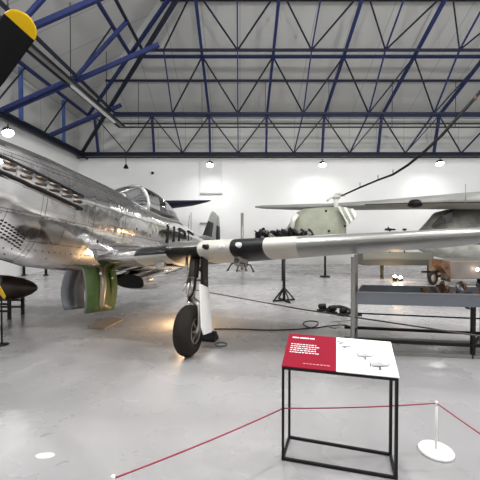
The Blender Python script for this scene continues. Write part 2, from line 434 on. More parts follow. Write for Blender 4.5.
for f in b.b.faces:
    c = f.calc_center_median()
    if c.y < 3.75 and c.z > .28 and abs(c.x) < .285 and c.y > .9: f.material_index = 1
    if 3.6 < c.y < 5.9 and c.z > .25 and abs(c.x) < .34: f.material_index = 2
FU = b.build('fuselage', [M['skin'], M['olive'], M['black']], PL)
# cowling seam lines and fasteners
m_ = MB()
for k in range(34):
    y = 1.0+k*.06; p = side(y, -.34-.02*math.sin(k), .001); m_.ball(p, .007, u=6, v=4)
for k in range(26):
    y = 1.0+k*.08; p = side(y, .26, .001); m_.ball(p, .007, u=6, v=4)
for k in range(16):
    y = 1.15+k*.09; p = side(y, -.72, .001); m_.ball(p, .009, u=6, v=4)
m_.build('cowling_fasteners', M['darksteel'], FU)
for (y0, z0, y1, z1) in ((.98, -.34, 2.45, -.36), (.98, .26, 3.2, .27), (2.45, .5, 2.45, -.8), (1.62, .25, 1.62, -.80), (3.2, .4, 3.2, -.5)):
    m_ = MB(); n = 14; m_.tube([side(y0+(y1-y0)*i/n, z0+(z1-z0)*i/n, 0) for i in range(n+1)], .0035, 6); m_.build('panel_seam', M['darksteel'], FU)
# spinner and propeller
SP = MB(); SP.lathe([(.001, 0), (.06, .015), (.13, .06), (.20, .15), (.27, .27), (.32, .42), (.345, .56), (.35, .655)], axis='Y', n=40).build('spinner', M['blackprop'], PL)
BC = .5
for k in range(4):
    a = .8132+k*PI/2
    m_ = MB(); rings = []; rings2 = []
    R0 = V((math.cos(a), 0, math.sin(a))); T = V((-math.sin(a), 0, math.cos(a))); A_ = V((0, 1, 0))
    L = 1.70
    for i in range(61):
        f = i/60; r = .2+(L-.2)*f
        ch = .24+.07*math.sin(min(1, f*1.6)*PI/2)-.05*max(0, f-.6)/.4
        if f > .92: ch *= math.sqrt(max(.01, 1-((f-.92)/.081)**2))
        beta = math.radians(66-24*f)
        cv = T*math.cos(beta)+A_*math.sin(beta)*(-1); nv = R0.cross(cv)
        th = (.075-.058*f)
        ring = []
        for j in range(20):
            g = 2*PI*j/20; ring.append(m_.b.verts.new(R0*r+A_*BC+cv*(math.cos(g)*ch/2)+nv*(math.sin(g)*th/2)))
        rings.append(ring)
    m_.loft(rings)
    for fc in m_.b.faces:
        if (fc.calc_center_median()-A_*BC).length > L-.115: fc.material_index = 1
    m_.build('propeller_blade', [M['blackprop'], M['yellow']], PL)
# carburettor intake lip under the spinner
m_ = MB(); m_.torus((0, .70, -.43), .12, .02, 'Y', sx=1.5); m_.build('intake_lip', M['skin'], PL)
# perforated intake screen
m_ = MB()
for i in range(8):
    for j in range(5):
        y = 1.16+i*.045; z = -.44-j*.034-i*.018; p = side(y, z, .002); m_.box(p, (.006, .030, .020))
m_.build('perforated_screen', M['black'], FU)
# exhaust fairing and stubs
m_ = MB(); rings = []
for i in range(13):
    y = .92+i*.10; h = .125*math.sin(max(.12, min(1, (i+.8)/3, (13-i)/2.2))*PI/2); zc_ = .13-.115*(y-.92)/1.2*1.4
    ring = []
    for j in range(12):
        g = 2*PI*j/12; ring.append(m_.b.verts.new(V((side(y, zc_).x-.01+.05*max(0, math.cos(g)), y, zc_+h*math.sin(g)))))
    rings.append(ring)
m_.loft(rings); m_.build('exhaust_fairing', M['skin'], PL)
for k in range(6):
    y = 1.0+k*.19; zc_ = .135-.115*(y-.92)/1.2*1.4; x = side(y, zc_).x+.02
    m_ = MB()
    for dz in (-.033, .033):
        m_.tube([(x-.02, y, zc_+dz), (x+.02, y+.05, zc_+dz), (x+.04, y+.15, zc_+dz*.9)], [.020, .022, .018], 10)
    m_.build('exhaust_stub', M['bronze'], PL)
# air-cooled dark strips above and below stacks
for dz in (.085, -.085):
    m_ = MB(); m_.tube([side(.95+i*.1, .13+dz-.115*(i*.1)/1.2*1.4, .03) for i in range(13)], .024, 6); m_.build('exhaust_slot', M['black'], PL)
# small markings
m_ = MB()
for i in range(7):
    if i == 4: continue
    y = 3.0+i*.075; p = side(y, .10-.006*i, .002); m_.box(p, (.004, .012+.02*(i % 2), .05-.01*(i % 3)))
m_.build('name_lettering', M['white'], FU)
m_ = MB(); p = side(3.56, .065, .003); m_.ball(p, .05, (.08, 2.1, .8)); m_.build('cloud_marking', M['white'], FU)
m_ = MB(); p = side(3.60, .06, .008); m_.ball(p, .02, (.08, 1.6, .5)); m_.build('cloud_marking_centre', M['inkgrey'], FU)
for (y, z, r) in ((2.62, -.50, .028), (4.7, -.03, .02), (3.55, -.18, .022), (1.4, -.78, .014), (1.9, -.80, .012)):
    m_ = MB(); m_.ball(side(y, z, .0), r, (.2, 1, 1), 12, 8); m_.build('filler_cap', M['black'], FU)
# code letters on rear fuselage, seen edge on
def letter(strokes, y0, w, z0, h):
    m_ = MB()
    for (a0, b0, a1, b1) in strokes:
        p = side(y0+a0*w, z0+b0*h, .004); q_ = side(y0+a1*w, z0+b1*h, .004); m_.bar(p, q_, .05, .05)
    m_.build('code_letter', M['black'], FU)
letter([(0, 0, 0, 1), (1, 0, 1, 1)], 4.78, .32, -.30, .40)
letter([(0, 0, 0, 1), (0, 1, 1, .92), (0, .5, .8, .5), (1, .92, 1, .5)], 5.42, .38, -.28, .38)
letter([(0, 0, 0, 1), (0, 1, 1, .9)], 6.1, .4, -.22, .36)
# canopy and windscreen
def can_ring(m, y, w, zb, zt2, n=24):
    return [m.b.verts.new(V((w*math.cos(PI*i/n), y, zb+(zt2-zb)*abs(math.sin(PI*i/n))**.8))) for i in range(n+1)]
m_ = MB(); m_.loft([can_ring(m_, y, w, zb, z) for y, w, zb, z in ((3.42, .26, .38, .44), (3.6, .31, .33, .54), (3.85, .34, .28, .68), (4.1, .36, .24, .77))], False, True, False)
o = m_.build('windscreen', M['glass'], PL)
m_ = MB(); m_.loft([can_ring(m_, y, w, zb, z) for y, w, zb, z in ((4.13, .36, .24, .78), (4.4, .365, .23, .81), (4.8, .36, .23, .81), (5.2, .34, .25, .73), (5.6, .28, .28, .60), (5.9, .20, .32, .48), (6.15, .10, .34, .39), (6.3, .02, .33, .345))], False, True, False)
o = m_.build('canopy_bubble', M['glass'], PL)
def frame_arch(y, w, zb, zt2, r):
    m_ = MB(); m_.tube([(w*math.cos(PI*i/24), y, zb+(zt2-zb)*abs(math.sin(PI*i/24))**.8) for i in range(25)], r, 8); m_.build('canopy_frame', M['wingsilver'], PL)
frame_arch(4.115, .365, .24, .782, .022)
frame_arch(3.46, .275, .37, .46, .012)
for sx in (-1, 1):
    m_ = MB(); m_.tube([(sx*.15, 3.44, .45), (sx*.165, 3.75, .60), (sx*.18, 4.11, .75)], .012, 6); m_.build('windscreen_bar', M['wingsilver'], PL)
    m_ = MB(); m_.tube([(sx*.27, 3.45, .36), (sx*.365, 4.12, .24), (sx*.37, 4.6, .23), (sx*.35, 5.2, .25), (sx*.275, 5.7, .29), (sx*.13, 6.1, .34), (0, 6.32, .34)], .02, 6); m_.build('canopy_rail', M['wingsilver'], PL)
m_ = MB(); m_.box((0, 4.95, .46), (.34, .06, .42), bev=.02); m_.build('seat_back', M['black'], PL)
m_ = MB(); m_.box((0, 4.90, .64), (.20, .08, .13), bev=.03); m_.build('headrest', mat('dark_leather', (.03, .022, .018), .6), PL)
m_ = MB(); m_.box((0, 3.98, .44), (.40, .2, .16), bev=.05); m_.build('gunsight_coaming', M['black'], PL)
m_ = MB(); m_.box((0, 5.4, .40), (.30, .6, .10), bev=.03); m_.build('rear_cockpit_deck', M['olive'], PL)
# aerial mast
m_ = MB(); m_.tube([(0, 6.9, .22), (.0, 6.93, .7)], .008, 6); m_.build('aerial_mast', M['darksteel'], PL)
# fin, rudder, tailplanes
def slab_surface(name, ring_fn, secs, mats, parent, assign=None):
    m_ = MB(); m_.loft([[m_.b.verts.new(p) for p in ring_fn(*s)] for s in secs])
    if assign:
        for f in m_.b.faces: f.material_index = assign(f.calc_center_median(), f)
    return m_.build(name, mats, parent)
AF = [(1, 0), (.9, .012), (.7, .04), (.5, .06), (.3, .072), (.15, .062), (.06, .042), (.015, .02), (0, 0), (.015, -.018), (.06, -.03), (.15, -.042), (.3, -.05), (.5, -.045), (.7, -.03), (.9, -.01)]
def vring(z, le, te, t): return [V((zz*t*(te-le), le+f*(te-le), z)) for f, zz in AF]
FN = slab_surface('tail_fin', vring, [(.1, 7.4, 9.35, .5), (.3, 8.05, 9.35, .75), (.8, 8.45, 9.35, .8), (1.05, 8.65, 9.33, .8), (1.17, 8.78, 9.3, .6), (1.21, 8.9, 9.25, .2)], [M['wing'], M['stripeb']], PL,
     lambda c, f: 1 if .50 < c.z < .86 and c.y < 8.75 else 0)
RD = slab_surface('rudder', vring, [(-.12, 9.36, 9.75, .8), (.3, 9.36, 9.82, .8), (.8, 9.36, 9.72, .8), (1.1, 9.34, 9.6, .7), (1.17, 9.32, 9.5, .3)], [M['wing'], M['stripeb']], PL,
     lambda c, f: 1 if .35 < c.z < .75 else 0)
def hring(x, le, te, z, t): return [V((x, le+f*(te-le), z+zz*(te-le)*t)) for f, zz in AF]
for sx in (1, -1):
    slab_surface('tailplane', hring, [(sx*.05, 8.25, 9.3, .12, 1), (sx*1.2, 8.5, 9.25, .13, 1), (sx*1.9, 8.66, 9.2, .14, .9), (sx*2.0, 8.8, 9.1, .14, .3)], [M['wing']], PL)
m_ = MB(); m_.tube([(0, 7.9, -.3), (0, 8.05, -.52), (0, 8.0, -.66)], .025, 8); m_.build('tail_strut', M['darksteel'], PL)
m_ = MB(); m_.torus((0, 8.02, -.70), .09, .045, 'X'); m_.build('tail_wheel', M['rubber'], PL)

# wing
AW = []
NA = 22
def naca(t_):
    pts = []
    for i in range(NA+1):
        x = (1+math.cos(PI*i/NA))/2; yt = 5*t_*(.2969*math.sqrt(x)-.126*x-.3516*x*x+.2843*x**3-.1036*x**4); pts.append((x, yt*1.12+.0))
    for i in range(1, NA):
        x = (1-math.cos(PI*i/NA))/2; yt = 5*t_*(.2969*math.sqrt(x)-.126*x-.3516*x*x+.2843*x**3-.1036*x**4); pts.append((x, -yt*.82))
    return pts
def wdat(x):
    ax = abs(x)
    le = 2.72+(1.55-ax)*.05 if ax < 1.5 else (2.72-(ax-1.5)*3.4 if ax < 1.55 else 2.55+(ax-1.55)*.10)
    te = 5.05-(ax)*.085
    z = -.645+(ax-1.55)*.078-(.02 if ax < 1.52 else 0)
    t_ = .16-.04*min(1, ax/5.6)
    return le, te, z, t_
def wring(x, k=1.):
    le, te, z, t_ = wdat(x); c = te-le; inc = math.radians(1.)
    return [V((x, le+(f)*c if k == 1 else le+c*.5+(f-.5)*c*k, z+zz*c*k-(f-.25)*c*math.sin(inc))) for f, zz in naca(t_)]
bands = [.95, 1.55, 1.99, 2.43, 2.87, 3.30]
def wing(sx):
    m_ = MB()
    xs = sorted(set([.3, .7, .9, 1.5]+bands+[3.7, 4.2, 4.8, 5.3, 5.55]))
    secs = [(sx*x, 1.) for x in xs]
    if True: secs += [(sx*5.68, .92), (sx*5.76, .72), (sx*5.79, .4)]
    m_.loft([[m_.b.verts.new(p) for p in wring(x, k)] for x, k in secs])
    for f in m_.b.faces:
        c = f.calc_center_median(); ax = abs(c.x); le, te, z, t_ = wdat(c.x)
        up = c.z > z-(((c.y-le)/(te-le))-.25)*(te-le)*.0175
        i = 0
        for j in range(5):
            if bands[j] < ax < bands[j+1]: i = 1 if j % 2 else 2
        if bands[0] < ax < bands[1]: i = 1 if (up and c.y < le+.5) else 2  # black upper edge paints in the shaded wheel-well edge
        if bands[1] < ax < bands[2] and up and c.y-le > .02: i = 3  # silver top of this black band is a painted sheen
        if i == 0 and up: i = 3
        if ax < bands[0]: i = 4
        f.material_index = i
    return m_.build('wing', [M['wing'], M['stripeb'], M['cream'], M['wingsilver'], M['skin']], PL)
WG = wing(1); wing(-1)
# wing root fillet and flat belly
m_ = MB(); rings = []
for i in range(20):
    y = 2.75+i*.13; w = .48+.22*math.sin(PI*min(1, max(0, (i+.5)/19)))
    rings.append([m_.b.verts.new(V((w*math.cos(2*PI*j/24), y, -.62+(.26 if math.sin(2*PI*j/24) > 0 else .24)*math.sin(2*PI*j/24)*math.sin(PI*(i+1)/21)**.5))) for j in range(24)])
m_.loft(rings); m_.build('wing_root_fairing', M['skin'], PL)
# flap line, flap
m_ = MB(); m_.tube([(x, wdat(x)[1]-.45, wdat(x)[2]-.062) for x in (.6, 1.5, 2.5, 3.3)], .008, 6); m_.build('flap_seam', M['black'], WG)
# gun muzzles
for x in (2.12, 2.33, 2.56):
    le, te, z, t_ = wdat(x); m_ = MB(); m_.lathe([(.018, -.09), (.028, -.09), (.032, -.03), (.045, .06)], (x, le, z+.03), 'Y', 14); m_.build('gun_muzzle', M['white'] if x > 2.2 else M['black'], PL)
# pylon with sway braces
le, te, z, t_ = wdat(2.75); pz = z-.10
m_ = MB(); m_.box((2.49, 3.1, pz-.08), (.09, .55, .15), bev=.03); PY = m_.build('pylon', M['legmetal'], PL)
for dx, dy in ((-1, -.2), (1, -.2), (-1, .2), (1, .2)):
    m_ = MB(); m_.tube([(2.49, 3.1+dy, pz-.10), (2.49+dx*.09, 3.1+dy, pz-.12), (2.49+dx*.13, 3.1+dy*1.2, pz-.21)], .012, 6); m_.ball((2.49+dx*.13, 3.1+dy*1.2, pz-.215), .02, (1, 1, .5), 10, 6); m_.build('sway_brace', M['darksteel'], PY)
m_ = MB(); m_.ball((2.49, 2.82, pz-.08), .035, (1, 1.4, 1)); m_.build('pylon_nose', M['darksteel'], PY)
# landing light under the bay
m_ = MB(); m_.lathe([(.02, .08), (.075, .05), (.085, -.02), (.07, -.03), (.001, -.035)], (1.28, 2.95, -.80), 'Y', 20); m_.build('landing_light', M['steel'], PL)
# wheel well (black slab painted as the shaded recess under the root)
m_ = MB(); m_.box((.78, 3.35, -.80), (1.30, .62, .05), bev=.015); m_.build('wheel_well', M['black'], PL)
# radiator scoop
m_ = MB(); rings = []
for y, w, zt2, zb in ((4.05, .31, -.97, -1.24), (4.2, .33, -.93, -1.27), (4.8, .37, -.8, -1.27), (5.6, .36, -.7, -1.12), (6.1, .32, -.65, -1.0), (6.6, .27, -.6, -.84), (7.1, .2, -.5, -.62)):
    zc_ = (zt2+zb)/2; h = (zt2-zb)/2
    rings.append([m_.b.verts.new(V((w*math.copysign(abs(math.cos(g))**.7, math.cos(g)), y+(.12*(1-math.sin(g)) if y < 4.25 else 0), zc_+h*math.copysign(abs(math.sin(g))**.7, math.sin(g))))) for g in [2*PI*j/32 for j in range(32)]])
m_.loft(rings, caps=False); SC = m_.build('radiator_scoop', M['skin'], PL)
m_ = MB(); m_.lathe([(.001, 0), (1, 0)], n=28, caps=False); o = m_.build('scoop_mouth', M['black'], SC); 
for v_ in o.data.vertices: v_.co = V((v_.co.x*.30, 4.24, -1.10+v_.co.y*.135))
# inner gear doors hanging under the belly
def curved_door(x0, y0, y1, zt2, zb, bulge, nm, mats, pts=None):
    m_ = MB(); n = 10; A_ = []; B_ = []
    for i in range(n+1):
        f = i/n; z = zt2+(zb-zt2)*f; bx = x0+bulge*math.sin(PI*f*.8)
        taper = (y1-y0)*(.12*f*f)
        A_.append((bx, y0+taper, z)); B_.append((bx+.02, y1-taper*.3, z))
    for i in range(n):
        vs = [m_.b.verts.new(V(p)) for p in (A_[i], B_[i], B_[i+1], A_[i+1])]; f = m_.b.faces.new(vs); f.smooth = True
    bmesh.ops.remove_doubles(m_.b, verts=m_.b.verts, dist=.0005)
    r = bmesh.ops.extrude_face_region(m_.b, geom=list(m_.b.faces)); vs = [g for g in r['geom'] if isinstance(g, bmesh.types.BMVert)]
    bmesh.ops.translate(m_.b, vec=(-.03, 0, 0), verts=vs)
    bmesh.ops.recalc_face_normals(m_.b, faces=m_.b.faces)
    for f in m_.b.faces: f.material_index = 1 if f.normal.x > .3 else 0
    return m_.build(nm, mats, PL)
D1 = curved_door(.10, 2.72, 3.50, -.82, -1.58, .10, 'inner_gear_door', [M['greydoor'], M['green']])
D1['label'] = 'door with green inner face'
D2 = curved_door(-.12, 2.75, 3.25, -.82, -1.55, -.14, 'inner_gear_door', [M['greydoor'], M['greydoor']])
m_ = MB(); m_.tube([(.15, 3.12, -.86), (.21, 3.10, -1.15), (.20, 3.10, -1.42), (.17, 3.14, -1.54)], [.045, .06, .055, .035], 10)
m_.tube([(.20, 3.1, -1.46), (.17, 3.38, -1.54)], .03, 8); m_.build('door_rib', M['tanrib'], D1)
m_ = MB(); m_.tube([(.16, 3.32, -.84), (.22, 3.33, -1.2), (.18, 3.36, -1.5)], .018, 8); m_.build('door_rib', M['green'], D1)
m_ = MB(); m_.ball((.22, 3.0, -.97), .022); m_.build('door_latch', M['white'], D1)
m_ = MB(); m_.ball((.22, 3.32, -1.04), .018); m_.build('door_latch', M['white'], D1)
m_ = MB(); m_.tube([(.2, 3.3, -.8), (.3, 3.2, -.95), (.9, 2.95, -.85)], .01, 6); m_.build('hydraulic_line', M['steel'], PL)

# main gear (built for port, mirrored copy for starboard)
def gear(sx):
    X = 1.87*sx
    m_ = MB(); m_.tube([(X, 2.86, -.62), (X, 2.82, -.98)], .072, 16); LG = m_.build('gear_leg', M['darksteel'], PL)
    m_ = MB(); m_.tube([(X, 2.825, -.96), (X+sx*.0, 2.77, -1.32)], .052, 16); m_.lathe([(.05, 0), (.062, .0), (.062, .04), (.05, .04)], (X, 2.82, -.99), 'Z', 16); m_.build('oleo_piston', M['steel'], LG)
    m_ = MB(); m_.tube([(X, 2.79, -1.28), (X+sx*.125, 2.77, -1.36), (X+sx*.14, 2.75, -1.62), (X+sx*.11, 2.75, -1.70), (X-sx*.02, 2.75, -1.70)], [.05, .045, .04, .045, .04], 12); m_.build('axle_fork', M['steel'], LG)
    m_ = MB(); m_.tube([(X, 2.70, -1.02), (X, 2.62, -1.16), (X, 2.72, -1.3)], .022, 8); m_.tube([(X-.04, 2.74, -1.0), (X-.05, 2.6, -1.16)], .014, 8); m_.build('torque_link', M['steel'], LG)
    m_ = MB(); m_.tube([(X+sx*.05, 2.74, -.7), (X+sx*.07, 2.70, -1.0), (X+sx*.06, 2.68, -1.2), (X-sx*.02, 2.69, -1.32)], .010, 6); m_.build('brake_hose', M['black'], LG)
    m_ = MB(); m_.tube([(X-sx*.10, 2.8, -.62), (X-sx*.10, 2.78, -.9), (X-sx*.02, 2.78, -1.1)], .02, 8); m_.build('lock_strut', M['steel'], LG)
    # tyre and wheel
    m_ = MB(); m_.torus((0, 0, 0), WR-.11, .11, 'X', 56, 18, 1.12)
    for j in range(-2, 3): m_.torus((j*.025, 0, 0), WR-.004-.004*abs(j), .0055, 'X', 56, 6)
    W = m_.build('main_wheel', M['rubber'], PL, (X+sx*.0, wy, wz_)); W['label'] = 'black rubber main wheel'
    m_ = MB(); m_.lathe([(.03, -.07), (.15, -.065), (.165, -.03), (.175, .03), (.17, .085), (.155, .07), (.05, .035), (.045, .08), (.001, .085)], (0, 0, 0), 'X', 40); m_.build('wheel_rim', M['darksteel'], W)
    m_ = MB(); m_.torus((sx*.095, 0, 0), .165, .014, 'X', 40, 8); m_.build('rim_flange', M['steel'], W)
    for j in range(8):
        g = 2*PI*j/8; m_ = MB(); m_.bar((sx*.098, .05*math.cos(g), .05*math.sin(g)), (sx*.098, .16*math.cos(g), .16*math.sin(g)), .03, .022); m_.build('wheel_spoke', M['steel'], W)
    # fairing door
    m_ = MB(); m_.poly([(X+sx*.18, 2.58, -1.06), (X+sx*.20, 2.86, -1.12), (X+sx*.26, 2.90, -1.62), (X+sx*.24, 2.56, -1.62)], (sx*.02, 0, 0)); m_.poly([(X+sx*.24, 2.56, -1.62), (X+sx*.26, 2.90, -1.62), (X+sx*.27, 2.86, -1.72), (X+sx*.25, 2.62, -1.72)], (sx*.02, 0, 0)); m_.build('gear_fairing_door', M['white'], LG)
    m_ = MB(); m_.box((X+sx*.145, 2.86, -.88), (.035, .24, .60), Euler((0, -sx*.05, 0)).to_matrix(), bev=.01); m_.build('upper_fairing', M['black'], LG)
    for z in (-1.02, -1.5):
        m_ = MB(); m_.tube([(X, 2.8, z), (X+sx*.2, 2.8, z)], .016, 8); m_.build('door_bracket', M['darksteel'], LG)
gear(1); gear(-1)

# ------------------------------------------------------------------ things on the floor below the aircraft
# chock behind the wheel, rope ring
p = on(209, 343); m_ = MB()
m_.poly([(-.07, -.12, 0), (.07, -.12, 0), (.07, .02, .13), (-.07, .02, .13)], None)
m_ = MB(); pr = [(-.1, 0), (.1, 0), (.1, .03), (.0, .15), (-.03, .15), (-.1, .04)]
m_.poly([(-.13, y, z) for y, z in pr], (.26, 0, 0)); o = m_.build('wheel_chock', M['black'], None, (p.x-.02, p.y+.15, 0)); o.rotation_euler = (0, 0, yaw)
tag(o, 'black wedge chock behind the striped-wing fighter\'s wheel', 'wheel chock')
p = on(221, 345); m_ = MB(); m_.torus((0, 0, .012), .085, .010, 'Z', 30, 8); o = m_.build('rope_ring', mat('grey_green_rope', (.13, .17, .16), .7), None, (p.x, p.y, 0)); tag(o, 'small grey-green loop lying on the floor beside the wheel', 'rope loop')
# tan board
pts = [on(87.5, 327.5), on(105, 329.5), on(123.7, 320), on(110, 318)]
m_ = MB(); m_.poly([(p.x, p.y, .004) for p in pts], (0, 0, .022)); tag(m_.build('tan_board', M['tan']), 'flat tan board lying on the floor under the green door', 'board')
# drop tank on trestle
t = thing('drop_tank', 'dark brown torpedo-shaped fuel tank at the left edge', 'fuel tank', (0, 0, 0))
tc_ = at(-20, 288, 6.7); m_ = MB(); m_.lathe([(.001, 1.13), (.06, 1.10), (.13, 1.0), (.2, .82), (.25, .55), (.275, .2), (.28, -.3), (.25, -.8), (.16, -1.2), (.02, -1.5)], (tc_.x+.02, tc_.y, tc_.z), 'X', 32)
m_.build('tank_body', M['brown'], t)
m_ = MB(); m_.torus((tc_.x-.1, tc_.y, tc_.z), .279, .006, 'X', 32, 6); m_.build('tank_band', M['darksteel'], t)
t = thing('tank_trestle', 'black tubular trestle carrying the dark brown tank', 'stand')
for x in (tc_.x+.72, tc_.x-.45):
    zc = tc_.z-.24 if x < tc_.x+.5 else tc_.z-.20
    for dy in (-.2, .2):
        m_ = MB(); m_.bar((x, tc_.y+dy, 0), (x, tc_.y+dy, zc+.02), .05); m_.build('leg', M['frame'], t)
    m_ = MB(); m_.bar((x, tc_.y-.22, zc+.0), (x, tc_.y+.22, zc+.0), .05); m_.build('cradle', M['frame'], t)
for dy in (-.2, .2):
    for z in (.16, .3):
        m_ = MB(); m_.bar((tc_.x-.45, tc_.y+dy, z), (tc_.x+.72, tc_.y+dy, z), .035); m_.build('rail', M['frame'], t)
t = thing('slim_pole', 'thin grey pole standing at the left edge before the tank', 'pole')
p = on(2, 345); m_ = MB(); m_.tube([(p.x, p.y, 0), (p.x, p.y, 1.05)], .012, 8); m_.build('shaft', M['frame'], t); m_ = MB(); m_.lathe([(.09, 0), (.09, .012), (.02, .02)], (p.x, p.y, 0), n=20); m_.build('base', M['frame'], t)
# far items under the nose
for (u, v0, v1, Yd, lab) in ((24, 245, 271, 15., 'dark post seen in the gap under the nose cowling'), (46, 255, 271, 15.5, 'short dark bollard far behind the tank tip'), (325, 250, 277, 13., None)):
    if lab is None: continue
    b_ = on(u, v1+4.5); k = b_.y
    a_ = at(u, v0, k); m_ = MB(); m_.tube([(b_.x, k, 0), (b_.x, k, a_.z)], .05, 10); m_.lathe([(.1, 0), (.1, .03), (.06, .05)], (b_.x, k, 0), n=16); tag(m_.build('post', M['frame']), lab, 'post')
# long cable across floor and curled cable
def floor_curve(name, pts, r, m, lab, cat):
    P_ = [on(u, v, r) for u, v in pts]; out = []
    for i in range(len(P_)-1):
        p0, p1, p2, p3 = P_[max(i-1, 0)], P_[i], P_[i+1], P_[min(i+2, len(P_)-1)]
        for k in range(6):
            q = k/6; out.append(.5*((2*p1)+(p2-p0)*q+(2*p0-5*p1+4*p2-p3)*q*q+(3*p1-p0-3*p2+p3)*q**3))
    out.append(P_[-1]); m_ = MB(); m_.tube(out, r, 8); return tag(m_.build(name, m), lab, cat)
# grey rail line at low height behind the wheel
m_ = MB(); a_, b_, c_ = on(190, 289, .42), on(300, 309, .40), on(520, 342, .40)
m_.tube([a_, b_, c_], .011, 8); t = thing('barrier_cable', 'thin dark barrier line crossing low behind the wing and steel table', 'barrier')
m_.build('cable', M['darksteel'], t)
for q in (a_, c_):
    m_ = MB(); m_.tube([(q.x, q.y, 0), (q.x, q.y, .42)], .01, 8); m_.lathe([(.1, 0), (.1, .015), (.012, .02)], (q.x, q.y, 0), n=20); m_.build('post', M['darksteel'], t)
floor_curve('power_cable', [(214, 329), (240, 329), (270, 330), (300, 329), (314, 327), (318, 322), (308, 321), (303, 324), (312, 328), (328, 326), (345, 325), (352, 328)], .009, M['black'], 'black cable winding over the floor behind the information panel', 'cable')
floor_curve('power_cable', [(352, 320), (340, 321), (331, 322), (329, 326), (335, 328), (341, 325), (338, 322)], .008, mat('pale_cable', (.35, .34, .33), .6), 'pale looped cable beside the left leg of the steel table', 'cable')
# cluster of floor spotlights
for i, (u, v, s_, lab) in enumerate(((322, 311, .10, 'small black floor spotlight, leftmost of the dark cluster'), (332, 313, .10, 'black floor spotlight in the middle of the dark cluster'), (343, 315, .13, 'black floor spotlight nearest the steel table leg'))):
    p = on(u, v); t = thing('floor_spotlight', lab, 'lamp', (p.x, p.y, 0), .4*i)
    m_ = MB(); m_.box((0, 0, .015), (s_*2, s_*1.3, .03), bev=.008); m_.build('base', M['black'], t)
    m_ = MB(); m_.lathe([(.03, -.08), (.055, -.06), (.065, .07), (.05, .08), (.001, .06)], (0, 0, .10), 'X', 16); m_.build('lamp_head', M['black'], t)
    m_ = MB(); m_.bar((0, -.07, .03), (0, -.07, .11), .015); m_.bar((0, .07, .03), (0, .07, .11), .015); m_.build('yoke', M['black'], t)
floor_curve('coiled_cable', [(326, 309), (335, 307), (345, 308), (350, 312), (345, 315), (334, 313), (328, 310), (338, 306), (349, 309), (354, 314), (362, 315)], .022, M['black'], 'thick black cable coil around the floor spotlights', 'cable')
# tripod jack stand
p = on(284, 301); t = thing('tripod_stand', 'black tripod stand on the floor beneath the wing', 'stand', (p.x, p.y, 0))
m_ = MB(); m_.tube([(0, 0, .02), (0, 0, 1.12)], .035, 10); m_.build('pole', M['frame'], t)
for k in range(4):
    g = k*PI/2+.35; m_ = MB(); m_.bar((0, 0, .02), (.30*math.cos(g), .30*math.sin(g), .02), .04); m_.bar((.28*math.cos(g), .28*math.sin(g), .03), (0, 0, .34), .028); m_.build('foot', M['frame'], t)
# far posts
p = on(242, 268); m_ = MB(); m_.tube([(p.x, 15.2, 0), (p.x, 15.2, at(242, 213, 15.2).z)], .07, 10); m_.lathe([(.2, 0), (.2, .04), (.07, .06)], (p.x, 15.2, 0)); o = tag(m_.build('post', M['legmetal']), 'tall grey post standing against the bright far wall right of the tail fin', 'post')
m_ = MB(); q = at(191, 212, 16.); m_.tube([(q.x, 16., 0), (q.x, 16., q.z)], .018, 8); m_.lathe([(.15, 0), (.15, .03), (.02, .04)], (q.x, 16., 0)); tag(m_.build('post', M['legmetal']), 'hair-thin grey pole just left of the tail fin', 'post')

# ------------------------------------------------------------------ information stand
t = thing('information_stand', 'black framed stand with a sloping red and white information panel', 'sign stand')
FL, FR, BL, BR = V((.315, 2.44, 0)), V((1.055, 2.245, 0)), V((.40, 2.70, 0)), V((1.125, 2.485, 0))
zf, zb_ = .695, .842
w_ = .018
for a_, b_ in ((FL, zf), (FR, zf), (BL, zb_), (BR, zb_)):
    m_ = MB(); m_.bar((a_.x, a_.y, 0), (a_.x, a_.y, b_-.01), w_, w_); m_.build('leg', M['frame'], t)
for a_, b_ in ((FL, FR), (BL, BR), (FL, BL), (FR, BR)):
    m_ = MB(); m_.bar((a_.x, a_.y, .009), (b_.x, b_.y, .009), w_, w_); m_.build('floor_rail', M['frame'], t)
top = lambda A, z: V((A.x, A.y, z))
for a_, b_ in ((top(FL, zf-.015), top(FR, zf-.015)), (top(BL, zb_-.015), top(BR, zb_-.015)), (top(FL, zf-.015), top(BL, zb_-.015)), (top(FR, zf-.015), top(BR, zb_-.015))):
    m_ = MB(); m_.bar(a_, b_, w_, w_); m_.build('top_rail', M['frame'], t)
e1 = (FR-FL).normalized(); c00 = top(FL, zf)-e1*.012+V((0, -.01, -.004)); c10 = top(FR, zf)+e1*.012+V((0, -.01, -.004)); c01 = top(BL, zb_)-e1*.0+V((0, .01, .004)); c11 = top(BR, zb_)+V((0, .01, .004))
def pan(u, v, h=0):
    p = c00*(1-u)*(1-v)+c10*u*(1-v)+c01*(1-u)*v+c11*u*v
    n = (c10-c00).cross(c01-c00).normalized(); return p+n*h
SPLIT = .485
def panel(u0, u1, nm, m, lab):
    m_ = MB(); n = pan(0, 0, 1)-pan(0, 0)
    m_.poly([pan(u0, 0, .001), pan(u1, 0, .001), pan(u1, 1, .001), pan(u0, 1, .001)], n*.008); o = m_.build(nm, m, t); o['label'] = lab; return o
RP = panel(0, SPLIT, 'red_panel', M['red'], 'crimson half with white lettering'); WP = panel(SPLIT, 1, 'white_panel', M['white'], 'white half with aircraft drawings')
hz = .0105
def mark(m_, u, v, du, dv): m_.poly([pan(u, v, hz), pan(u+du, v, hz), pan(u+du, v+dv, hz), pan(u, v+dv, hz)], (0, 0, .0006))
m_ = MB()
for u, du in ((.045, .065), (.118, .095), (.22, .05)): mark(m_, u, .86, du, .035)
for i in range(5):
    u = .045
    while u < .30:
        du = random.uniform(.012, .04); mark(m_, u, .66-i*.062, du, .022); u += du+.008
m_.build('panel_text', M['textw'], RP)
m_ = MB()
u = .19
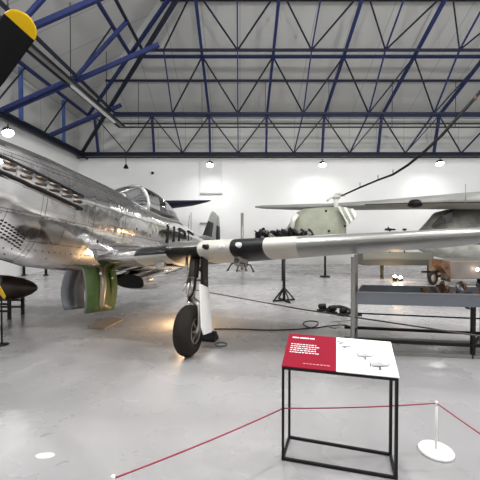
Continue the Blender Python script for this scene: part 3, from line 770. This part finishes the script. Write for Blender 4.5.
while u < .42: du = random.uniform(.012, .03); mark(m_, u, .11, du, .02); u += du+.008
m_.build('small_print', mat('faded_print', (.62, .22, .25), .6), RP)
# aircraft drawings on white panel
m_ = MB()
def drawing(u, v, s, mm):
    # side silhouette of a small aircraft
    pr = [(-1, -.05), (-.85, .12), (-.3, .18), (-.1, .32), (.15, .3), (.3, .15), (.8, .10), (.88, .42), (1, .42), (1.02, .02), (.4, -.12), (-.2, -.28), (-.8, -.22)]
    mm.poly([pan(u+x*s, v+y*s*3.2, hz) for x, y in pr], (0, 0, .0006))
drawing(.86, .28, .085, m_); drawing(.745, .50, .07, m_); m_.build('aircraft_drawing', M['inkgrey'], WP)
for (u, v, s) in ((.86, .28, .085), (.745, .50, .07)):
    m_ = MB()
    m_.poly([pan(u-.9*s, v-.55*s, hz+.001), pan(u+.8*s, v+.0*s, hz+.001), pan(u+.8*s, v-.25*s, hz+.001), pan(u-.5*s, v-.8*s, hz+.001)], (0, 0, .0006))
    m_.poly([pan(u-1.0*s, v-.9*s, hz+.001), pan(u-.9*s, v-.9*s, hz+.001), pan(u-.9*s, v+1.1*s, hz+.001), pan(u-1.0*s, v+1.1*s, hz+.001)], (0, 0, .0006))
    m_.poly([pan(u-.2*s, v-1.6*s, hz+.001), pan(u+.1*s, v-1.6*s, hz+.001), pan(u+.05*s, v-.5*s, hz+.001), pan(u-.1*s, v-.5*s, hz+.001)], (0, 0, .0006))
    m_.build('drawing_lines', M['ink'], WP)
m_ = MB()
for u, v, du in ((.49, .845, .07), (.505, .80, .04), (.53, .72, .10), (.55, .685, .03)): mark(m_, u, v, du, .022)
m_.build('drawing_lines', M['ink'], WP)

# ------------------------------------------------------------------ rope barrier
def stanchion(x, y, lab):
    s = thing('rope_stanchion', lab, 'stanchion', (x, y, 0))
    m_ = MB(); m_.lathe([(.122, 0), (.124, .012), (.118, .022), (.02, .028)], n=40); m_.build('base', M['whitesteel'], s)
    m_ = MB(); m_.tube([(0, 0, .02), (0, 0, .375)], .008, 12); m_.build('post', M['whitesteel'], s)
    m_ = MB(); m_.lathe([(.011, .355), (.012, .385), (.008, .39), (.001, .39)], n=14); m_.build('cap', M['whitesteel'], s)
s1p = on(436, 452); pR = on(113, 479, .37); pE = on(480, 433, .37)
stanchion(s1p.x, s1p.y, 'white disc-based post holding the red rope right of the information stand')
stanchion(pR.x, pR.y, 'white post at the bottom edge holding the left end of the red rope')
d_ = (V((pE.x, pE.y, 0))-V((s1p.x, s1p.y, 0))); p3 = V((s1p.x, s1p.y, 0))+d_*3.
stanchion(p3.x, p3.y, 'white rope post beyond the right edge of the picture')
def sag(a_, b_, s_, n=14):
    return [V(a_).lerp(V(b_), i/n)-V((0, 0, s_*4*(i/n)*(1-i/n))) for i in range(n+1)]
t = thing('barrier_rope', 'thin crimson rope strung between the white posts and through the stand', 'rope')
A0 = (pR.x, pR.y, .372); A1 = (FL.x+.004, FL.y+.012, .375); A2 = (s1p.x, s1p.y, .375); A3 = (p3.x, p3.y, .372)
m_ = MB(); m_.tube(sag(A0, A1, .012)+sag(A1, A2, .012)[1:]+sag(A2, A3, .01)[1:], .0048, 8); m_.build('cord', M['rope'], t)

# ------------------------------------------------------------------ steel display table
t = thing('display_table', 'long steel table with blue-grey tray sides and dark tubular legs', 'table')
A = V((1.57, 4.66, 0)); B = V((3.10, 4.46, 0)); e = (B-A).normalized(); nrm = V((-e.y, e.x, 0))
dp = .62; Lf = 2.6
zt1, zt0 = .86, .69
def tp(u, v, z): p = A+e*u+nrm*v; return V((p.x, p.y, z))
def beam(a_, b_, w, nm, m, h=None): 
    m_ = MB(); m_.bar(a_, b_, w, h or w); return m_.build(nm, m, t)
for uu in (0, 1.55, 2.55):
    for v in (0, dp):
        u = uu if v == 0 else {0: .17, 1.55: 2.0, 2.55: 2.55}[uu]; hh = 1.34 if (uu == 0) else zt0+.02
        beam(tp(u, v, 0), tp(u, v, hh), .045, 'leg', M['frame'] if uu else M['legmetal'])
for v in (0, dp):
    beam(tp(0, v, .025), tp(Lf, v, .025), .045, 'floor_rail', M['legmetal'])
    beam(tp(0, v, .19), tp(Lf, v, .16), .04, 'lower_rail', M['frame'])
for u, u2 in ((0, .17), (1.55, 2.0)): beam(tp(u, 0, .17), tp(u2, dp, .17), .035, 'cross_rail', M['frame'])
beam(tp(0, dp, .42), tp(Lf, dp, .38), .02, 'upper_rail', M['frame'])
for v in (-.025, dp+.025):
    beam(tp(.05 if v < 0 else .27, v, (zt1+zt0)/2), tp(Lf, v, (zt1+zt0)/2), .02, 'tray_side', M['bluegrey'], zt1-zt0)
beam(tp(.05, -.03, (zt1+zt0)/2), tp(.27, dp+.03, (zt1+zt0)/2), .02, 'tray_side', M['bluegrey'], zt1-zt0)
beam(tp(.05, -.04, zt1), tp(Lf, -.04, zt1), .03, 'tray_lip', M['legmetal'], .015)
beam(tp(.26, dp/2, zt0+.01), tp(Lf, dp/2, zt0+.01), dp, 'tray_floor', mat('dark_tray', (.08, .075, .08), .6), .02)
# debris in tray
t2 = thing('wreckage', 'corroded brown and grey wreckage heaped in the steel table tray', 'wreckage', (0, 0, 0))
for i in range(26):
    u = random.uniform(1.05, 2.5); v = random.uniform(.06, dp-.06); z = zt0+.03+random.uniform(.02, .19)*(1 if u > 1.25 else .8)
    p = tp(u, v, z); m_ = MB(); m_.chunk(p, random.uniform(.05, .10), (random.uniform(.8, 2), 1, random.uniform(.3, .8)), (random.random()*3, random.random()*3, random.random()*3))
    m_.build('metal_fragment', [M['debris'], M['rust'], M['bluegrey'], M['black']][i % 4], t2)
for i in range(6):
    u = random.uniform(1.2, 2.3); m_ = MB(); m_.tube([tp(u, .1, zt0+.12), tp(u+.2, .25, zt0+.2+random.random()*.08), tp(u+.35, .45, zt0+.13)], .014, 6); m_.build('bent_pipe', M['legmetal'] if i % 2 else M['rust'], t2)

# ------------------------------------------------------------------ background aircraft
# bench with slab top
t = thing('low_bench', 'long low bench with a thick grey-green slab seen under the wing tip', 'bench')
a_, b_ = at(363, 253, 12.3), at(434, 265.5, 12.3)
m_ = MB(); m_.box(((a_.x+b_.x)/2, 12.6, (a_.z+b_.z)/2), (b_.x-a_.x, .6, a_.z-b_.z), bev=.02); m_.build('slab', mat('greygreen', (.15, .15, .125), .6), t)
m_ = MB(); m_.box(((a_.x+b_.x)/2, 12.28, b_.z+.11), (b_.x-a_.x-.02, .05, .2)); m_.build('front_edge', mat('dark_edge', (.06, .06, .05), .6), t)
for x in (at(382, 265, 12.5).x, at(429, 265, 12.5).x):
    m_ = MB(); m_.bar((x, 12.5, 0), (x, 12.5, b_.z+.03), .09); m_.build('leg', M['frame'], t)
# warm floor lamps
for (u, v, lab) in ((395, 276.5, 'glowing warm floor lamp beyond the steel table, left of two'), (400.5, 277.5, 'glowing warm floor lamp beyond the steel table, right of two')):
    p = on(u, 281); t = thing('floor_lamp', lab, 'lamp', (p.x, p.y, 0)); zz = at(u, v, p.y).z
    m_ = MB(); m_.lathe([(.07, 0), (.08, zz-.05), (.075, zz-.03)], n=16); m_.build('housing', M['frame'], t)
    m_ = MB(); m_.ball((0, 0, zz), .06, (1, 1, .8), 14, 10); m_.build('bulb', M['warmlamp'], t)
    l = bpy.data.lights.new('warm', 'POINT'); l.energy = 5; l.color = (1, .62, .3); l.shadow_soft_size = .07; o = bpy.data.objects.new('warm_bulb', l); C.objects.link(o); o.location = (p.x, p.y-.05, zz+.18)
# lamp hidden behind the wheel lighting the belly
p = V((-1.02, 6.2, 0)); t = thing('floor_lamp', 'warm floor lamp behind the wheel lighting the aircraft belly', 'lamp', p)
m_ = MB(); m_.lathe([(.09, 0), (.10, .10), (.09, .12)], n=20); m_.build('housing', M['frame'], t)
m_ = MB(); m_.lathe([(.001, .105), (.085, .105)], n=20); m_.build('bulb', M['warmlamp'], t)
l = bpy.data.lights.new('uplight', 'POINT'); l.energy = 40; l.color = (1, .66, .34); l.shadow_soft_size = .09; o = bpy.data.objects.new('uplight_bulb', l); C.objects.link(o); o.location = (p.x, p.y, .24)

# pale olive rotorcraft body under a long wing
t = thing('helicopter', 'pale olive helicopter body with open engine cowl and rotor hub, behind the wing', 'helicopter')
Yh = 13.0
secs = []
for (u, vt, vb, w) in ((288, 229, 240, .25), (292, 222, 246, .5), (298, 212, 252, .75), (306, 208, 254, .9), (320, 206.5, 255, .95), (335, 206, 255, .9), (345, 207, 254, .8), (347, 212, 250, .7)):
    a_, b_ = at(u, vt, Yh), at(u, vb, Yh); zc_ = (a_.z+b_.z)/2; h = (a_.z-b_.z)/2
    secs.append([(a_.x, Yh+.5+w*.6*math.copysign(abs(math.cos(g))**.7, math.cos(g)), zc_+h*math.copysign(abs(math.sin(g))**.6, math.sin(g))) for g in [2*PI*j/28 for j in range(28)]])
m_ = MB(); m_.loft([[m_.b.verts.new(V(p)) for p in s_] for s_ in secs]); m_.build('body', M['heliolive'], t)
for k in range(5):
    a_ = at(337+k*3.2, 206+k*.7, Yh-.1); b_ = at(349+k*1.2+(k > 2)*1.5, 226-k*1.9, Yh-.35); c_ = at(350+k*1.6, 222-k*2.1, Yh-.25)
    m_ = MB(); m_.poly([a_, at(340+k*3.2, 206+k*.6, Yh-.1), c_, b_], (0, .06, 0)); m_.build('cowl_petal', M['heliolive'] if k % 2 else M['camolight'], t)
for (u, v) in ((326, 211), (345, 226), (329, 231)):
    m_ = MB(); m_.ball(at(u, v, Yh-.12), .05, (1, .6, 1), 10, 8); m_.build('bolt_head', M['black'], t)
m_ = MB(); m_.tube([at(297, 214, Yh-.1), at(293, 220, Yh-.1), at(291, 232, Yh-.1)], .1, 10); m_.build('nose_duct', M['camolight'], t)
b_ = at(325, 277, Yh); b_ = on(325, 277); m_ = MB(); m_.tube([(b_.x, b_.y, 0), (b_.x, b_.y, 1.05)], .04, 10); m_.lathe([(.2, 0), (.2, .04), (.06, .06)], (b_.x, b_.y, 0)); m_.build('support_post', M['frame'], t)
h_ = at(336, 199, Yh+.4)
m_ = MB(); m_.tube([(h_.x, Yh+.4, h_.z-.5), (h_.x, Yh+.4, h_.z+.2)], .09, 12); m_.ball((h_.x, Yh+.4, h_.z+.08), .17, (1.1, 1, .6)); m_.build('rotor_hub', M['camolight'], t)
m_ = MB(); m_.tube([at(327, 201, Yh+.3), at(331, 197, Yh+.3), at(336, 194, Yh+.3), at(341, 194, Yh+.3), at(345, 196, Yh+.3)], .045, 8); m_.build('hub_link', M['camolight'], t)
# sagging blade / cable
bl = [(341, 196, 13.), (360, 187.5, 12.6), (378, 180, 12.), (393, 174.5, 11.6), (408, 165, 11.2), (425, 151, 10.8), (442, 135, 10.5), (460, 115, 10.2), (475, 98, 10.), (492, 77, 9.8), (515, 40, 9.6), (530, 8, 9.5)]
t = thing('suspension_cable', 'dark sagging cable rising from the olive aircraft to the roof at right', 'cable')
m_ = MB(); m_.tube([at(*q) for q in bl], [.03, .035, .035, .04, .045, .05, .05, .05, .05, .04, .04, .04], 8); m_.build('cable', M['black'], t)
for i in (1, 2, 3):
    u, v, Y_ = bl[i]; m_ = MB(); m_.bar(at(u, v-5, Y_), at(u, v, Y_), .02); m_.build('clip', M['frame'], t)
m_ = MB(); m_.ball(at(475, 98, 10.), .06, (1, 1, 1.3)); m_.build('fitting', M['rust'], t)
# dark tangled display piece left of it
t = thing('machine_gun_display', 'black tangled machinery resting behind the wing before the olive aircraft', 'machinery')
for i in range(44):
    u = 257+i*1.25; v = random.uniform(232, 241); w = random.uniform(.09, .17)
    m_ = MB(); m_.chunk(at(u, v, 11.6+random.uniform(-.3, .3)), w, (1.3, 1, .6), (random.random()*3,)*3); m_.build('engine_lump', M['black'] if i % 4 else M['debris'], t)
for i in range(12):
    u = 257+i*4.6; p = at(u, 236, 11.4); q = at(u+random.uniform(-4, 4), 230.6, 11.4); m_ = MB(); m_.tube([p, (p+q)/2+V((.06, 0, .03)), q], .022, 6); m_.build('pipe', M['black'], t)
m_ = MB(); p = at(266, 237, 11.7); m_.box(p, (.75, .4, .36), bev=.04); m_.build('engine_block', M['black'], t)
a_, b_ = at(262, 240, 11.6), at(310, 240, 11.6)
m_ = MB(); m_.box(((a_.x+b_.x)/2, 11.6, a_.z-.08), (b_.x-a_.x, .8, .14)); m_.build('stand_top', M['black'], t)
for x in (a_.x+.75,):
    m_ = MB(); m_.bar((x, 11.9, 0), (x, 11.9, a_.z-.1), .07); m_.build('stand_leg', M['frame'], t)
# high-wing aircraft on the right
t = thing('transport_aircraft', 'large mottled grey aircraft with a long thick wing and glazed cockpit at right', 'aircraft')
secs = []
for (u, v0, v1, Y_, ch) in ((255, 206.0, 207.5, 15.5, .25), (262, 204.8, 208.3, 15.3, .8), (290, 203.6, 209, 14.8, 1.6), (320, 202, 209, 14.2, 2.0), (345, 201, 208.6, 13.7, 2.3), (380, 198.2, 208, 13.0, 2.6), (410, 195.4, 207.3, 12.4, 2.8), (440, 192.3, 206.8, 11.8, 3.0), (480, 188.7, 206.5, 11.1, 3.2), (560, 182, 206, 9.8, 3.4)):
    a_, b_ = at(u, v0, Y_), at(u, v1, Y_); zc_ = (a_.z*.4+b_.z*.6)
    ring = []
    for f, zz in AF:
        ring.append(V((a_.x+(f*ch)*.25, Y_+f*ch, zc_+(a_.z-zc_ if zz > 0 else zc_-b_.z)*(zz/(.072 if zz > 0 else .05)))))
    secs.append(ring)
m_ = MB(); m_.loft([[m_.b.verts.new(p) for p in s_] for s_ in secs]); m_.build('wing', M['greywing'], t)
m_ = MB(); m_.tube([at(365, 204.6, 13.25), at(410, 203.2, 12.35), at(450, 202.7, 11.55), at(500, 202., 10.7)], .02, 6); m_.build('wing_seam', M['black'], t)
m_ = MB(); m_.ball(at(415, 203.5, 12.5), .29, (1.0, 1.2, .55)); m_.build('underwing_pod', M['black'], t)
secs = []
for (u, vt, vb) in ((421, 238, 241), (424, 233, 248), (430, 228, 252), (438, 220, 255), (446, 211, 258), (456, 208.5, 260), (470, 207.5, 261), (500, 207, 262), (560, 207, 262)):
    Y_ = 12.6; a_, b_ = at(u, vt, Y_), at(u, vb, Y_); zc_ = (a_.z+b_.z)/2; h = (a_.z-b_.z)/2
    secs.append([V((a_.x, Y_+.6+h*.85*math.cos(g), zc_+h*math.sin(g))) for g in [2*PI*j/32 for j in range(32)]])
m_ = MB(); m_.loft([[m_.b.verts.new(p) for p in s_] for s_ in secs]); 
for f in m_.b.faces:
    if f.calc_center_median().z < 1.35: f.material_index = 1
m_.build('fuselage', [M['camo'], M['camolight']], t)
dg = mat('dark_window', (.06, .065, .065), .15)
for q4 in ([(432, 226), (441, 216), (442, 222), (434, 228)], [(442, 215.5), (449, 212.5), (450, 222), (443.5, 224)]):
    m_ = MB(); m_.poly([at(u, v, 12.34 if u > 441 else 12.5)+V((0, -.06-.1*(u > 441), 0)) for u, v in q4], (0, .12, 0)); m_.build('cockpit_window', dg, t)
m_ = MB(); m_.tube([at(462, 207.5, 12.9), at(462, 203, 12.9)], .03, 6); m_.build('aerial', M['black'], t)
m_ = MB(); m_.tube([at(465.5, 203, 11.2), at(465.5, 184, 11.2)], .012, 6); m_.build('wing_aerial', M['legmetal'], t)
b_ = at(500, 255, 13.2); m_ = MB(); m_.bar((b_.x, 13.2, 0), (b_.x, 13.2, b_.z), .2); m_.build('support_leg', M['frame'], t)
# dark lumps seen over wing
for (u, lab) in ((390, 'small dark fitting poking above the wing below the black pod'), (404.5, 'tiny black block poking above the wing left of the cockpit nose')):
    p = at(u, 229.5, 12.45); m_ = MB()
    if u < 400: m_.chunk(p, .12, (1.6, 1, .5), (0, 0, 0)); m_.tube([p, p+V((-.08, 0, .1))], .02, 6)
    else: m_.box(p, (.11, .1, .07))
    m_.bar((p.x, p.y, p.z), (p.x, p.y, at(u, 253, 12.45).z), .03); tag(m_.build('marker_post', M['black']), lab, 'fitting')
# wheeled brown trolley
t = thing('gun_carriage', 'rusty brown boxy trailer with one spoked wheel behind the steel table', 'vehicle')
Yv = 10.6; a_, b_ = at(446, 262, Yv), at(500, 293, Yv)
m_ = MB(); m_.box(((a_.x+b_.x)/2, Yv+.5, (a_.z+.18)/2+.05), (b_.x-a_.x, 1.0, a_.z-.2), bev=.03); m_.build('body', M['brownbox'], t)
m_ = MB(); q = [at(440, 260, Yv), at(449, 261, Yv), at(450, 282, Yv), at(446, 274, Yv), at(440, 266, Yv)]; m_.poly([p+V((0, -.05, 0)) for p in q], (0, .5, 0)); m_.build('front_panel', M['rust'], t)
w = on(433, 285.3); m_ = MB(); rw = .235; m_.torus((0, 0, 0), rw-.05, .05, 'Y', 30, 10); W = m_.build('wheel', M['rubber'], t, (w.x, w.y, rw)); W.rotation_euler = (0, 0, .5)
m_ = MB(); m_.lathe([(.02, -.05), (.14, -.03), (.14, .03), (.02, .05)], (0, 0, 0), 'Y', 20); m_.build('hub', M['tanrib'], W)
m_ = MB(); m_.bar((w.x, w.y+.05, rw), (a_.x+.1, Yv+.3, rw+.1), .06); m_.bar((w.x-.35, w.y, rw+.2), (w.x+.2, w.y+.1, rw+.2), .1, .06); m_.bar((a_.x+.2, Yv+.5, .3), (b_.x, Yv+.5, .3), .14, .14); m_.bar((b_.x-.3, Yv+.5, 0), (b_.x-.3, Yv+.5, .3), .1); m_.build('chassis', M['frame'], t)
p = at(477.5, 269.5, Yv-.12); m_ = MB(); m_.ball(p, .05, (1, .6, 1)); o = m_.build('headlamp', mat('small_lamp', (1, 1, 1), .4, emit=(1, .95, .85), es=12), t)
# dark wing far left behind the canopy
t = thing('parked_monoplane', 'dark aircraft behind the silver fighter, only its pointed wing tip showing', 'aircraft')
secs = []
for (u, v0, v1, Y_, ch) in ((210.5, 200.0, 200.8, 14.5, .2), (205, 199.8, 202, 14.6, .8), (190, 199.6, 205, 14.8, 1.4), (165, 199.5, 208, 15., 1.9), (130, 200, 210, 15.2, 2.1), (112, 201, 213, 15.3, 2.2)):
    a_, b_ = at(u, v0, Y_), at(u, v1, Y_); zc_ = a_.z*.8+b_.z*.2
    secs.append([V((a_.x, Y_+f*ch, zc_+((a_.z-zc_)/.072 if zz > 0 else (zc_-b_.z)/.05)*zz)) for f, zz in AF])
m_ = MB(); m_.loft([[m_.b.verts.new(p) for p in s_] for s_ in secs]); m_.build('wing', M['dark'], t)
p = at(100, 212, 15.6); m_ = MB(); m_.lathe([(.05, -1.8), (.35, -1.4), (.5, -.4), (.5, .8), (.3, 2.0), (.05, 2.6)], p, 'Y', 24); 
m_.b.verts.ensure_lookup_table(); m_.build('fuselage', M['dark'], t)
m_ = MB(); m_.bar((p.x, p.y-.3, 0), (p.x, p.y-.3, p.z-.3), .12); m_.build('support_leg', M['frame'], t)

# floor marks: one pale painted lamp reflection, then dark scuffs
m_ = MB(); p = on(45, 455.5); m_.lathe([(.001, .0012), (.045, .0012), (.05, .0004)], n=20)
o = m_.build('floor_reflection', M['hatch'], None, (p.x, p.y, 0)); o.scale = (1.5, .75, 1); tag(o, 'small pale lamp reflection painted on the bare floor at lower left', 'floor mark')
for i, (u, v, sx, lab) in enumerate(((47, 435, .05, 'faint dark scuff above the pale painted reflection'), (62, 464, .05, 'faint dark scuff right of the pale painted reflection'), (65, 337, .07, 'dark smudge on the floor left of the tan board'), (95, 338, .11, 'dark smudge on the floor below the tan board'))):
    p = on(u, v); m_ = MB(); m_.lathe([(.001, .001), (1, .001), (1.02, .0003)], n=16); o = m_.build('scuff_and_glint', M['hatchd'], None, (p.x, p.y, 0)); o.scale = (sx, sx*.5, 1); o.rotation_euler = (0, 0, .5); tag(o, lab, 'floor mark')

# ------------------------------------------------------------------ world / view
w = bpy.data.worlds.new('world'); S.world = w; w.use_nodes = True
w.node_tree.nodes['Background'].inputs[0].default_value = (.5, .52, .55, 1); w.node_tree.nodes['Background'].inputs[1].default_value = .3
S.view_settings.view_transform = 'Standard'; S.view_settings.look = 'None'; S.view_settings.gamma = 1; S.view_settings.use_curve_mapping = False
S.view_settings.exposure = 0.12
